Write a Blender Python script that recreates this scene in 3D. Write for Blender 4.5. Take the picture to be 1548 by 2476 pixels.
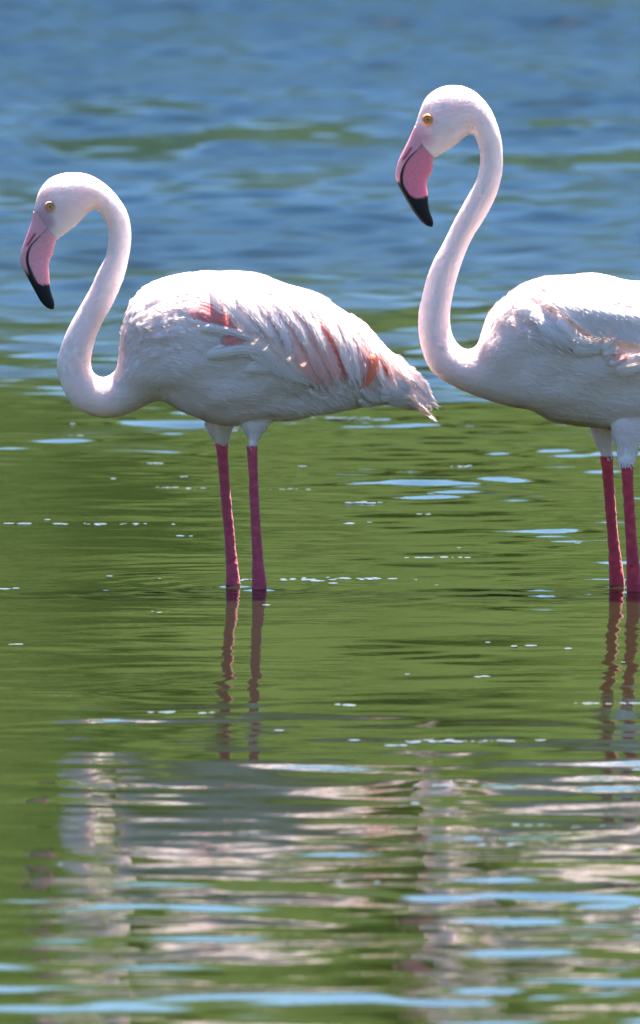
import bpy, math, random
import numpy as np
from mathutils import Vector
from mathutils.bvhtree import BVHTree

for o in list(bpy.data.objects):
    bpy.data.objects.remove(o, do_unlink=True)
random.seed(4)
rng = np.random.default_rng(11)
scene = bpy.context.scene
COL = scene.collection
R = math.radians

# ------------------------------------------------------------------ camera
FPX = 36000.0                    # focal length in photo pixels (1548 x 2476)
CAM = np.array([0.0, -20.0, 1.6])
PITCH = R(4.281)
cam_data = bpy.data.cameras.new('camera')
cam = bpy.data.objects.new('camera', cam_data)
COL.objects.link(cam)
cam.location = CAM
cam.rotation_euler = (R(90) - PITCH, 0, 0)
cam_data.sensor_fit = 'HORIZONTAL'
cam_data.sensor_width = 24.0
cam_data.lens = 24.0 * FPX / 1548.0
cam_data.clip_start = 0.5
cam_data.clip_end = 6000.0
cam_data.dof.use_dof = True
cam_data.dof.focus_distance = 19.97
cam_data.dof.aperture_fstop = 18.5
scene.camera = cam

# ------------------------------------------------------------------ sky, sun, exposure
SUN_EL = R(70)
SUN_AZ = R(28)                   # from +Y (straight behind the birds) towards +X
world = bpy.data.worlds.new('World')
scene.world = world
world.use_nodes = True
wn, wl = world.node_tree.nodes, world.node_tree.links
wn.clear()
sky = wn.new('ShaderNodeTexSky')
sky.sky_type = 'NISHITA'
sky.sun_disc = False
sky.sun_elevation = SUN_EL
sky.sun_rotation = SUN_AZ
sky.altitude = 0
sky.air_density = 1.0
sky.dust_density = 1.0
sky.ozone_density = 4.0
bg = wn.new('ShaderNodeBackground')
bg.inputs['Strength'].default_value = 0.056
out = wn.new('ShaderNodeOutputWorld')
hsv = wn.new('ShaderNodeHueSaturation')
hsv.inputs['Saturation'].default_value = 1.2
wl.new(sky.outputs[0], hsv.inputs['Color'])
wl.new(hsv.outputs[0], bg.inputs['Color'])
wl.new(bg.outputs[0], out.inputs['Surface'])

sun_data = bpy.data.lights.new('sun', 'SUN')
sun_data.energy = 5.0
sun_data.angle = R(0.5)
sun_data.color = (1.0, 0.95, 0.88)
sun = bpy.data.objects.new('sun', sun_data)
COL.objects.link(sun)
sdir = Vector((math.cos(SUN_EL) * math.sin(SUN_AZ), math.cos(SUN_EL) * math.cos(SUN_AZ), math.sin(SUN_EL)))
sun.rotation_euler = sdir.to_track_quat('Z', 'Y').to_euler()
sun.location = (0, 0, 30)

scene.view_settings.view_transform = 'Standard'
scene.view_settings.look = 'None'
scene.view_settings.gamma = 1.0
scene.view_settings.exposure = 2.5
scene.view_settings.use_curve_mapping = False
scene.render.engine = 'CYCLES'
scene.cycles.use_denoising = True
scene.cycles.max_bounces = 8
scene.cycles.sample_clamp_indirect = 6.0
scene.cycles.caustics_reflective = False
scene.cycles.caustics_refractive = False


# ------------------------------------------------------------------ helpers
def ray_to_plane(px, py, y0):
    """photo pixel -> point on the upright plane y = y0"""
    px = np.asarray(px, float); py = np.asarray(py, float)
    u = (px - 774.0) / FPX
    v = (1238.0 - py) / FPX
    dx = u
    dy = math.cos(PITCH) + v * math.sin(PITCH)
    dz = -math.sin(PITCH) + v * math.cos(PITCH)
    t = (y0 - CAM[1]) / dy
    return np.stack([CAM[0] + dx * t, np.full_like(t, y0) + 0 * px, CAM[2] + dz * t], -1)

def y_on_water(py):
    v = (1238.0 - py) / FPX
    dy = math.cos(PITCH) + v * math.sin(PITCH)
    dz = -math.sin(PITCH) + v * math.cos(PITCH)
    return CAM[1] + dy * (-CAM[2] / dz)

def to_px(p):
    d = np.asarray(p, float) - CAM
    f = d[..., 1] * math.cos(PITCH) - d[..., 2] * math.sin(PITCH)
    up = d[..., 1] * math.sin(PITCH) + d[..., 2] * math.cos(PITCH)
    return 774.0 + FPX * d[..., 0] / f, 1238.0 - FPX * up / f

PX = 1.0 / 1800.0                # metres per photo pixel at the birds

def mesh_obj(name, verts, faces, mat=None, parent=None, smooth=True):
    me = bpy.data.meshes.new(name)
    verts = np.asarray(verts, float)
    me.from_pydata([tuple(v) for v in verts.tolist()], [], [tuple(int(i) for i in f) for f in faces])
    if smooth:
        me.polygons.foreach_set('use_smooth', [True] * len(me.polygons))
    o = bpy.data.objects.new(name, me)
    COL.objects.link(o)
    if mat:
        me.materials.append(mat)
    if parent:
        o.parent = parent
    me.update()
    return o

def big_mesh(name, verts, quads=None, tris=None, mat=None, parent=None, smooth=True):
    """fast mesh from numpy arrays"""
    me = bpy.data.meshes.new(name)
    verts = np.asarray(verts, np.float32)
    loops, starts, n = [], [], 0
    if quads is not None and len(quads):
        q = np.asarray(quads, np.int32)
        loops.append(q.ravel()); starts.append(np.arange(len(q), dtype=np.int32) * 4); n = len(q) * 4
    if tris is not None and len(tris):
        t = np.asarray(tris, np.int32)
        loops.append(t.ravel()); starts.append(n + np.arange(len(t), dtype=np.int32) * 3)
    loops = np.concatenate(loops); starts = np.concatenate(starts)
    me.vertices.add(len(verts)); me.vertices.foreach_set('co', verts.ravel())
    me.loops.add(len(loops)); me.loops.foreach_set('vertex_index', loops)
    me.polygons.add(len(starts)); me.polygons.foreach_set('loop_start', starts)
    me.update(calc_edges=True)
    if smooth:
        me.polygons.foreach_set('use_smooth', np.ones(len(starts), bool))
    me.validate()
    o = bpy.data.objects.new(name, me)
    COL.objects.link(o)
    if mat:
        me.materials.append(mat)
    if parent:
        o.parent = parent
    return o

def paint(me, colors, name='pigment', alpha=None):
    a = me.color_attributes.new(name, 'FLOAT_COLOR', 'POINT')
    c = np.ones((len(me.vertices), 4), np.float32)
    c[:, :3] = colors
    if alpha is not None:
        c[:, 3] = alpha
    a.data.foreach_set('color', c.ravel())

def catmull(P, sub):
    P = np.asarray(P, float)
    n = len(P)
    Q = np.vstack([2 * P[0] - P[1], P, 2 * P[-1] - P[-2]])
    outp = []
    for i in range(n - 1):
        p0, p1, p2, p3 = Q[i], Q[i + 1], Q[i + 2], Q[i + 3]
        for k in range(sub):
            t = k / sub
            outp.append(0.5 * ((2 * p1) + (-p0 + p2) * t + (2 * p0 - 5 * p1 + 4 * p2 - p3) * t * t + (-p0 + 3 * p1 - 3 * p2 + p3) * t ** 3))
    outp.append(P[-1])
    return np.array(outp)

def resample(P, n):
    P = catmull(P, 8)
    d = np.r_[0, np.cumsum(np.linalg.norm(np.diff(P, axis=0), axis=1))]
    s = np.linspace(0, d[-1], n)
    return np.stack([np.interp(s, d, P[:, k]) for k in range(P.shape[1])], -1)

def sstep(a, b, x):
    t = np.clip((x - a) / (b - a), 0, 1)
    return t * t * (3 - 2 * t)

def tube_rings(rings):
    """list of (m,3) rings -> verts, faces, both ends closed"""
    m = len(rings[0]); V = [p for r in rings for p in r]; F = []
    for i in range(len(rings) - 1):
        for k in range(m):
            a, b = i * m + k, i * m + (k + 1) % m
            F.append((a, b, b + m, a + m))
    V.append(np.mean(rings[0], 0)); V.append(np.mean(rings[-1], 0))
    c0, c1 = len(V) - 2, len(V) - 1
    for k in range(m):
        F.append((c0, (k + 1) % m, k))
        e = (len(rings) - 1) * m
        F.append((c1, e + k, e + (k + 1) % m))
    return V, F


# ------------------------------------------------------------------ materials
def new_mat(name):
    m = bpy.data.materials.new(name)
    m.use_nodes = True
    nt = m.node_tree
    return m, nt.nodes, nt.links, nt.nodes['Principled BSDF']

def add_bump(n, l, b, height, strength, dist):
    bp = n.new('ShaderNodeBump')
    bp.inputs['Strength'].default_value = strength
    bp.inputs['Distance'].default_value = dist
    l.new(height, bp.inputs['Height'])
    l.new(bp.outputs[0], b.inputs['Normal'])
    return bp

def mapped_noise(n, l, coord, scale3, scale, detail=4, rough=0.55):
    tc = n.new('ShaderNodeTexCoord')
    mp = n.new('ShaderNodeMapping')
    mp.inputs['Scale'].default_value = scale3
    l.new(tc.outputs[coord], mp.inputs['Vector'])
    nz = n.new('ShaderNodeTexNoise')
    nz.inputs['Scale'].default_value = scale
    nz.inputs['Detail'].default_value = detail
    nz.inputs['Roughness'].default_value = rough
    l.new(mp.outputs[0], nz.inputs['Vector'])
    return nz

def plumage_body():
    m, n, l, b = new_mat('plumage_skin')
    at = n.new('ShaderNodeAttribute'); at.attribute_name = 'pigment'
    nz = mapped_noise(n, l, 'Object', (1, 1, 1.6), 26, 3)
    mr = n.new('ShaderNodeMapRange')
    mr.inputs['From Min'].default_value = 0.35; mr.inputs['From Max'].default_value = 0.75
    mr.inputs['To Min'].default_value = 1.0; mr.inputs['To Max'].default_value = 0.93
    l.new(nz.outputs['Fac'], mr.inputs['Value'])
    mx = n.new('ShaderNodeVectorMath'); mx.operation = 'SCALE'
    l.new(at.outputs['Color'], mx.inputs[0]); l.new(mr.outputs[0], mx.inputs['Scale'])
    l.new(mx.outputs[0], b.inputs['Base Color'])
    b.inputs['Roughness'].default_value = 0.72
    b.inputs['Specular IOR Level'].default_value = 0.25
    sw = n.new('ShaderNodeMath'); sw.operation = 'MULTIPLY'; sw.inputs[1].default_value = 0.6
    l.new(at.outputs['Alpha'], sw.inputs[0]); l.new(sw.outputs[0], b.inputs['Subsurface Weight'])
    b.inputs['Subsurface Radius'].default_value = (1.0, 0.82, 0.76)
    b.inputs['Subsurface Scale'].default_value = 0.026
    b.inputs['Sheen Weight'].default_value = 0.2
    b.inputs['Sheen Roughness'].default_value = 0.5
    fine = mapped_noise(n, l, 'Object', (0.45, 1, 1.3), 150, 4)
    add_bump(n, l, b, fine.outputs['Fac'], 0.4, 0.004)
    return m

def feather_mat(name, col, tip, trans=0.35):
    """white contour feather: colour runs from root to tip, barbs as fine relief"""
    m, n, l, b = new_mat(name)
    uv = n.new('ShaderNodeUVMap'); uv.uv_map = 'blade'
    mp = n.new('ShaderNodeMapping'); mp.inputs['Scale'].default_value = (14, 1.6, 1)
    l.new(uv.outputs[0], mp.inputs['Vector'])
    nz = n.new('ShaderNodeTexNoise'); nz.inputs['Scale'].default_value = 2.2; nz.inputs['Detail'].default_value = 5
    l.new(mp.outputs[0], nz.inputs['Vector'])
    sep = n.new('ShaderNodeSeparateXYZ'); l.new(uv.outputs[0], sep.inputs[0])
    ramp = n.new('ShaderNodeValToRGB')
    ramp.color_ramp.elements[0].position = 0.25; ramp.color_ramp.elements[0].color = (*col, 1)
    ramp.color_ramp.elements[1].position = 1.0; ramp.color_ramp.elements[1].color = (*tip, 1)
    ad = n.new('ShaderNodeMath'); ad.operation = 'MULTIPLY_ADD'
    l.new(nz.outputs['Fac'], ad.inputs[0]); ad.inputs[1].default_value = 0.5; l.new(sep.outputs['Y'], ad.inputs[2])
    sb = n.new('ShaderNodeMath'); sb.operation = 'SUBTRACT'; l.new(ad.outputs[0], sb.inputs[0]); sb.inputs[1].default_value = 0.25
    l.new(sb.outputs[0], ramp.inputs['Fac'])
    l.new(ramp.outputs[0], b.inputs['Base Color'])
    b.inputs['Roughness'].default_value = 0.68
    b.inputs['Specular IOR Level'].default_value = 0.25
    add_bump(n, l, b, nz.outputs['Fac'], 0.4, 0.0025)
    tr = n.new('ShaderNodeBsdfTranslucent'); l.new(ramp.outputs[0], tr.inputs['Color'])
    mix = n.new('ShaderNodeMixShader'); mix.inputs[0].default_value = trans
    l.new(b.outputs[0], mix.inputs[1]); l.new(tr.outputs[0], mix.inputs[2])
    l.new(mix.outputs[0], n['Material Output'].inputs['Surface'])
    return m

def down_mat():
    m, n, l, b = new_mat('down')
    at = n.new('ShaderNodeAttribute'); at.attribute_name = 'pigment'
    l.new(at.outputs['Color'], b.inputs['Base Color'])
    b.inputs['Roughness'].default_value = 0.85
    b.inputs['Specular IOR Level'].default_value = 0.15
    tr = n.new('ShaderNodeBsdfTranslucent'); l.new(at.outputs['Color'], tr.inputs['Color'])
    mix = n.new('ShaderNodeMixShader'); mix.inputs[0].default_value = 0.38
    l.new(b.outputs[0], mix.inputs[1]); l.new(tr.outputs[0], mix.inputs[2])
    l.new(mix.outputs[0], n['Material Output'].inputs['Surface'])
    return m

def bill_mat():
    m, n, l, b = new_mat('bill_horn')
    at = n.new('ShaderNodeAttribute'); at.attribute_name = 'pigment'
    nz = mapped_noise(n, l, 'Object', (1, 1, 1), 420, 3)
    mr = n.new('ShaderNodeMapRange'); mr.inputs['To Min'].default_value = 0.7; mr.inputs['To Max'].default_value = 1.15
    l.new(nz.outputs['Fac'], mr.inputs['Value'])
    mx = n.new('ShaderNodeVectorMath'); mx.operation = 'SCALE'
    l.new(at.outputs['Color'], mx.inputs[0]); l.new(mr.outputs[0], mx.inputs['Scale'])
    l.new(mx.outputs[0], b.inputs['Base Color'])
    b.inputs['Roughness'].default_value = 0.5
    b.inputs['Specular IOR Level'].default_value = 0.25
    b.inputs['Subsurface Weight'].default_value = 0.4
    b.inputs['Subsurface Scale'].default_value = 0.01
    add_bump(n, l, b, nz.outputs['Fac'], 0.3, 0.0015)
    return m

def plain_mat(name, col, rough=0.5, coat=0.0):
    m, n, l, b = new_mat(name)
    nz = mapped_noise(n, l, 'Object', (1, 1, 1), 900, 2)
    mr = n.new('ShaderNodeMix'); mr.data_type = 'RGBA'
    mr.inputs['A'].default_value = (*[c * 0.8 for c in col], 1); mr.inputs['B'].default_value = (*col, 1)
    l.new(nz.outputs['Fac'], mr.inputs['Factor'])
    l.new(mr.outputs['Result'], b.inputs['Base Color'])
    b.inputs['Roughness'].default_value = rough
    b.inputs['Coat Weight'].default_value = coat
    return m

WHITE = np.array([0.95, 0.815, 0.795])
M_BODY = plumage_body()
M_DOWN = down_mat()
M_BILL = bill_mat()
M_FEATHER = feather_mat('wing_feather', (0.94, 0.82, 0.80), (0.92, 0.70, 0.67), 0.25)
M_FEATHER_PINK = feather_mat('pink_feather', (0.93, 0.76, 0.73), (0.90, 0.44, 0.38), 0.3)
M_CORAL = feather_mat('coral_feather', (0.93, 0.46, 0.45), (0.90, 0.27, 0.24), 0.35)
M_ORANGE = feather_mat('orange_feather', (0.94, 0.44, 0.32), (0.93, 0.24, 0.10), 0.45)
M_FEATHER_WHITE = feather_mat('white_feather', (0.94, 0.83, 0.81), (0.94, 0.80, 0.78), 0.25)
M_IRIS = plain_mat('iris', (0.90, 0.66, 0.22), 0.25, 0.6)
M_PUPIL = plain_mat('pupil', (0.008, 0.008, 0.008), 0.1, 1.0)
M_RING_PINK = plain_mat('eyelid_pale', (0.72, 0.30, 0.20), 0.5)
M_RING_ORANGE = plain_mat('eyelid_orange', (0.92, 0.26, 0.06), 0.45)


# ------------------------------------------------------------------ water (with its waves), bed and bank
def wave_field(X, Y, lams, spread, slope, seed):
    r = np.random.default_rng(seed)
    n = len(lams)
    Hh = np.zeros_like(X)
    for lam in lams:
        k = 2 * math.pi / lam
        th = r.normal(0, spread)
        a = slope * math.sqrt(2.0 / n) / k
        Hh += a * np.cos(k * (X * math.sin(th) + Y * math.cos(th)) + r.uniform(0, 6.283))
    return Hh

def soft_noise(X, Y, lx, ly, seed, n=14):
    r = np.random.default_rng(seed)
    v = np.zeros_like(X)
    for i in range(n):
        f = r.uniform(0.4, 1.6)
        an = r.uniform(0, 6.283)
        v += np.cos(6.283 * f * (X / lx * math.cos(an) + Y / ly * math.sin(an)) + r.uniform(0, 6.283))
    return v / math.sqrt(n / 2.0)

LEGS = {'left': [(563.0, 1416.5), (627.0, 1425.0)], 'right': [(1491.5, 1417.0), (1532.0, 1431.0)]}

def build_water():
    def axis(core0, core1, step, lo, hi, grow):
        a = list(np.arange(core0, core1, step))
        s, p = step, core1
        up = [p]
        while p < hi:
            s *= grow; p += s; up.append(p)
        s, p = step, core0
        dn = []
        while p > lo:
            s *= grow; p -= s; dn.append(p)
        return np.array(dn[::-1] + a + up)
    xs = axis(-1.0, 1.0, 0.016, -900, 900, 1.075)
    y1 = np.arange(-7.2, 5.0, 0.0125)
    y2 = np.arange(5.0, 23.0, 0.022)
    s, p = 0.022, 23.0
    y3 = []
    while p < 900:
        y3.append(p); s *= 1.06; p += s
    s, p = 0.0125, -7.2
    y0 = []
    while p > -900:
        s *= 1.08; p -= s; y0.append(p)
    ys = np.concatenate([np.array(y0[::-1]), y1, y2, np.array(y3)])
    X, Y = np.meshgrid(xs, ys)
    r = np.random.default_rng(5)
    # calm water round the birds, wind-ruffled water farther out
    fade = (1 - sstep(1.5, 7.0, np.abs(X))) * (1 - sstep(22.5, 27, Y)) * sstep(-11.0, -7.4, Y)
    gust = soft_noise(X, Y, 1.6, 5.0, 3)
    wob = soft_noise(X, Y, 1.3, 2.5, 8)
    far = sstep(2.5, 7.2, Y + 0.6 * wob + 1.0 * soft_noise(X, Y, 0.38, 0.7, 51))
    lull = np.clip(1.0 - 0.74 * np.exp(-((Y - 12.2 + 0.8 * soft_noise(X, Y, .8, 3, 21)) / 2.0) ** 2) * sstep(-0.6, 0.8, soft_noise(X, Y, 0.55, 1.6, 22)), 0.12, 1)
    patch = 0.75 + 0.6 * sstep(-0.3, 0.5, X + 0.12 * wob)
    near_amp = (0.75 + 0.35 * gust) * patch
    near_amp *= 1 + 0.25 * sstep(-3.2, -4.6, Y) + 0.5 * sstep(1.2, 3.4, Y)
    glint = np.maximum(sstep(-0.5, 0.25, X + 0.2 * wob) * sstep(-0.8, 0.8, Y), 0.9 * sstep(1.6, 3.2, Y)) * sstep(-0.9 * sstep(1.4, 3.4, Y), 1.3 - 0.3 * sstep(1.4, 3.4, Y), soft_noise(X, Y, 0.45, 0.9, 61))
    H = np.zeros_like(X)
    H += np.clip(near_amp, 0.25, 3) * wave_field(X, Y, r.uniform(0.10, 0.32, 44), 0.58, 0.0165, 31)
    H += wave_field(X, Y, r.uniform(0.45, 1.1, 14), 0.5, 0.003, 32)
    H += np.clip(near_amp, 0.2, 3) * (0.35 + 0.65 * sstep(-0.4, 1.2, soft_noise(X, Y, 0.5, 0.8, 41))) * wave_field(X, Y, r.uniform(0.055, 0.11, 30), 0.5, 0.026, 33) * (1 - 0.45 * sstep(-1.5, -3.0, Y))
    H += glint * wave_field(X, Y, r.uniform(0.08, 0.24, 26), 0.5, 0.038, 36)
    famp = far * lull * np.clip(1.0 + 0.18 * gust, 0.5, 1.4) * (1 + 0.08 * sstep(8, 15, Y))
    H += famp * wave_field(X, Y, r.uniform(0.085, 0.32, 48), 0.7, 0.13, 34)
    H += famp * wave_field(X, Y, r.uniform(0.7, 1.6, 16), 0.6, 0.03, 35)
    # rings spreading from the wading legs
    for side in LEGS.values():
        for (px, py) in side:
            yy = y_on_water(py)
            xx = ray_to_plane(px, py, yy)[0]
            d = np.hypot(X - xx, Y - yy)
            H += 0.00042 * np.cos(d * 2 * math.pi / 0.062 - 1.0) * np.exp(-d / 0.16) * sstep(0.0, 0.03, d)
            H += 0.0022 * np.exp(-(d / 0.016) ** 2)
    H *= fade
    nx, ny = len(xs), len(ys)
    V = np.stack([X.ravel(), Y.ravel(), H.ravel()], -1)
    i = np.arange(ny - 1)[:, None] * nx + np.arange(nx - 1)[None, :]
    Q = np.stack([i, i + 1, i + nx + 1, i + nx], -1).reshape(-1, 4)
    m, n, l, b = new_mat('lagoon_water')
    nz = mapped_noise(n, l, 'Object', (0.5, 0.25, 1), 1.3, 3)
    cr = n.new('ShaderNodeValToRGB')
    cr.color_ramp.elements[0].position = 0.3; cr.color_ramp.elements[0].color = (0.006, 0.010, 0.002, 1)
    cr.color_ramp.elements[1].position = 0.7; cr.color_ramp.elements[1].color = (0.010, 0.014, 0.003, 1)
    l.new(nz.outputs['Fac'], cr.inputs['Fac'])
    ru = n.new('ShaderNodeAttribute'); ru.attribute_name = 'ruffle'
    dp = n.new('ShaderNodeAttribute'); dp.attribute_name = 'sky_tint'
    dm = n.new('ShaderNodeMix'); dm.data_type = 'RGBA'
    dm.inputs['B'].default_value = (0.0005, 0.008, 0.015, 1)  # mirrored sky blue painted into the far water's base colour
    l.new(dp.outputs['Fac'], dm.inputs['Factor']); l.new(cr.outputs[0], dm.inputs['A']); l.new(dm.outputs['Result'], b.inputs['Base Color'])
    sp = n.new('ShaderNodeMapRange'); sp.inputs['To Min'].default_value = 0.5; sp.inputs['To Max'].default_value = 0.15
    l.new(ru.outputs['Fac'], sp.inputs['Value']); l.new(sp.outputs[0], b.inputs['Specular IOR Level'])
    rr_ = n.new('ShaderNodeMapRange'); rr_.inputs['To Min'].default_value = 0.015; rr_.inputs['To Max'].default_value = 0.25
    l.new(ru.outputs['Fac'], rr_.inputs['Value']); l.new(rr_.outputs[0], b.inputs['Roughness'])
    b.inputs['IOR'].default_value = 1.333
    rip = mapped_noise(n, l, 'Object', (0.28, 1.0, 1.0), 26, 4, 0.6)
    add_bump(n, l, b, rip.outputs['Fac'], 0.042, 0.006)
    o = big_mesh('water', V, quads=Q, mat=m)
    ad = o.data.attributes.new('sky_tint', 'FLOAT', 'POINT')
    ad.data.foreach_set('value', sstep(3.0, 8.5, Y + 0.8 * wob).astype(np.float32).ravel())  # painted sky blue grows with distance; the bed stays level
    at = o.data.attributes.new('ruffle', 'FLOAT', 'POINT')
    at.data.foreach_set('value', np.clip(famp, 0, 1).astype(np.float32).ravel())
    o['kind'] = 'structure'
    o['label'] = 'rippled green and blue lagoon water'
    return o

build_water()

def ground_mat(name, c0, c1):
    m, n, l, b = new_mat(name)
    nz = mapped_noise(n, l, 'Object', (1, 1, 1), 0.7, 8, 0.68)
    cr = n.new('ShaderNodeValToRGB')
    cr.color_ramp.elements[0].position = 0.38; cr.color_ramp.elements[0].color = (*c0, 1)
    cr.color_ramp.elements[1].position = 0.60; cr.color_ramp.elements[1].color = (*c1, 1)
    l.new(nz.outputs['Fac'], cr.inputs['Fac']); l.new(cr.outputs[0], b.inputs['Base Color'])
    b.inputs['Roughness'].default_value = 1.0
    b.inputs['Specular IOR Level'].default_value = 0.0
    add_bump(n, l, b, nz.outputs['Fac'], 0.6, 0.1)
    return m

bed = mesh_obj('lake_bed', [(-900, -900, -.34), (900, -900, -.34), (900, 900, -.34), (-900, 900, -.34)], [(0, 1, 2, 3)],
               ground_mat('mud', (0.06, 0.05, 0.03), (0.10, 0.085, 0.05)))
bed['kind'] = 'structure'; bed['label'] = 'muddy bed of the lagoon'

def hill_z(X, Y):
    t = Y - 40.5 - 0.8 * soft_noise(X, X * 0, 14, 1, 77)
    top = 12.0 + 1.0 * soft_noise(X, X * 0, 26, 1, 79)
    z = np.where(t < 0, 0.35 * t, np.minimum(0.56 * t, 1e9))
    z = top * (1 - np.exp(-np.maximum(z, 0) / top * 1.5)) + np.minimum(z, 0)
    return z + 0.16 * soft_noise(X, Y, 4, 4, 78) + 0.06 * soft_noise(X, Y, 1.3, 1.3, 80)

def build_bank():
    xs = np.concatenate([np.linspace(-400, -42, 30), np.linspace(-40, 40, 161), np.linspace(42, 400, 30)])
    ys = np.concatenate([np.arange(38, 75, 0.5), np.linspace(76, 400, 20)])
    X, Y = np.meshgrid(xs, ys); Z = hill_z(X, Y)
    nx = len(xs)
    i = np.arange(len(ys) - 1)[:, None] * nx + np.arange(nx - 1)[None, :]
    o = big_mesh('bank', np.stack([X.ravel(), Y.ravel(), Z.ravel()], -1),
                 quads=np.stack([i, i + 1, i + nx + 1, i + nx], -1).reshape(-1, 4),
                 mat=ground_mat('grass_bank', (0.0045, 0.010, 0.0025), (0.044, 0.062, 0.020)))
    o['kind'] = 'structure'; o['label'] = 'grassy green hillside of the far bank'
build_bank()

def leaf_mat(name, c0, c1):
    m, n, l, b = new_mat(name)
    oi = n.new('ShaderNodeObjectInfo')
    nz = mapped_noise(n, l, 'Object', (1, 1, 1), 0.9, 3)
    cr = n.new('ShaderNodeValToRGB')
    cr.color_ramp.elements[0].position = 0.3; cr.color_ramp.elements[0].color = (*c0, 1)
    cr.color_ramp.elements[1].position = 0.7; cr.color_ramp.elements[1].color = (*c1, 1)
    l.new(nz.outputs['Fac'], cr.inputs['Fac'])
    l.new(cr.outputs[0], b.inputs['Base Color']); b.inputs['Roughness'].default_value = 0.6
    tr = n.new('ShaderNodeBsdfTranslucent'); l.new(cr.outputs[0], tr.inputs['Color'])
    mix = n.new('ShaderNodeMixShader'); mix.inputs[0].default_value = 0.5
    l.new(b.outputs[0], mix.inputs[1]); l.new(tr.outputs[0], mix.inputs[2])
    l.new(mix.outputs[0], n['Material Output'].inputs['Surface'])
    return m

LEAF = [leaf_mat('leaf_a', (0.075, 0.12, 0.014), (0.11, 0.16, 0.022)),
        leaf_mat('leaf_b', (0.085, 0.12, 0.016), (0.12, 0.16, 0.026)),
        leaf_mat('leaf_c', (0.06, 0.105, 0.013), (0.095, 0.14, 0.02))]
BARK = ground_mat('bark', (0.07, 0.05, 0.035), (0.12, 0.09, 0.06))

def tree_meshes(k):
    r = np.random.default_rng(100 + k)
    hgt, rad = [9.5, 8.2, 10.4][k], [3.4, 3.6, 3.0][k]
    V, F = [], []
    def limb(p0, p1, r0, r1):
        p0, p1 = np.array(p0, float), np.array(p1, float)
        t = (p1 - p0) / np.linalg.norm(p1 - p0)
        u = np.cross(t, [0.3, 0.9, 0.1]); u /= np.linalg.norm(u); w = np.cross(t, u)
        rings = []
        for s in np.linspace(0, 1, 5):
            c = p0 + (p1 - p0) * s + 0.08 * math.sin(s * 5) * u
            rr = r0 + (r1 - r0) * s
            rings.append([c + rr * (math.cos(a) * u + math.sin(a) * w) for a in np.linspace(0, 6.283, 8, endpoint=False)])
        v, f = tube_rings(rings)
        b0 = len(V); V.extend(v); F.extend([tuple(i + b0 for i in q) for q in f])
    limb((0, 0, -0.6), (0.15, 0.1, hgt * 0.75), 0.28, 0.09)
    for i in range(9):
        a = r.uniform(0, 6.283); z = r.uniform(0.12, 0.65) * hgt; q = r.uniform(0.5, 0.8) * rad
        limb((0.05, 0.05, z), (q * math.cos(a), q * math.sin(a), z + r.uniform(0.6, 1.8)), 0.11, 0.03)
    trunk = (np.array(V), F)
    # leaf clumps spread through the crown
    nc = 210
    th = r.uniform(0, 6.283, nc); zz = r.uniform(-0.02, 1.0, nc)
    env = np.sqrt(np.clip(1 - ((zz - 0.35) / 0.68) ** 2, 0.02, 1)) * rad
    rr = env * np.sqrt(r.uniform(0.15, 1, nc)) * r.uniform(0.8, 1.1, nc)
    C = np.stack([rr * np.cos(th), rr * np.sin(th), 0.4 + zz * (hgt - 0.4)], -1)
    per = 30
    P = np.repeat(C, per, 0) + r.normal(0, 1, (nc * per, 3)) * np.array([.42, .42, .3])
    n = len(P)
    d1 = r.normal(0, 1, (n, 3)); d1 /= np.linalg.norm(d1, axis=1)[:, None]
    d2 = np.cross(d1, r.normal(0, 1, (n, 3))); d2 /= np.linalg.norm(d2, axis=1)[:, None]
    s = r.uniform(0.2, 0.36, n)[:, None]
    LV = np.stack([P - d1 * s, P + d2 * s * .5, P + d1 * s, P - d2 * s * .5], 1).reshape(-1, 3)
    LQ = np.arange(n * 4).reshape(-1, 4)
    return trunk, (LV, LQ)

tree_protos = []
tree_spots = []
for i in range(-12, 13):
    tree_spots.append((i * 1.3 + random.uniform(-.8, .8), 41.6 + random.uniform(0, 13), random.uniform(.06, .15)))
for i, (x, y, s) in enumerate(tree_spots):
    k = i % 3
    root = bpy.data.objects.new('bank_shrub', None)
    COL.objects.link(root)
    root.location = (x, y, float(hill_z(np.array([x]), np.array([y]))[0]) - 0.05); root.scale = (s, s, s); root.rotation_euler = (0, 0, random.uniform(0, 6.28))
    root['label'] = 'leafy green shrub on the far hillside mirrored in the lagoon'
    root['category'] = 'shrub'; root['group'] = 'shrubs along the far bank'
    if len(tree_protos) <= k:
        (tv, tf), (lv, lq) = tree_meshes(k)
        tr = mesh_obj('trunk', tv, tf, BARK, root)
        cr = big_mesh('crown', lv, quads=lq, mat=LEAF[k], parent=root, smooth=False)
        tree_protos.append((tr, cr))
    else:
        for src in tree_protos[k]:
            c = src.copy(); COL.objects.link(c); c.parent = root


# ------------------------------------------------------------------ flamingos
def crop(x0, y0, s):
    return lambda p: (x0 + p[0] / s, y0 + p[1] / s)

c1 = crop(0, 380, 2.7); c2 = crop(900, 160, 3.024); c3 = crop(260, 620, 1.844); c4 = crop(960, 620, 2.571)
c5 = crop(440, 960, 4.654); c6 = crop(1348, 980, 4.84); cA = crop(30, 420, 6.574); cB = crop(940, 200, 6.574)
cW = crop(540, 650, 4.2); cV = crop(1260, 700, 5.25)

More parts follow.
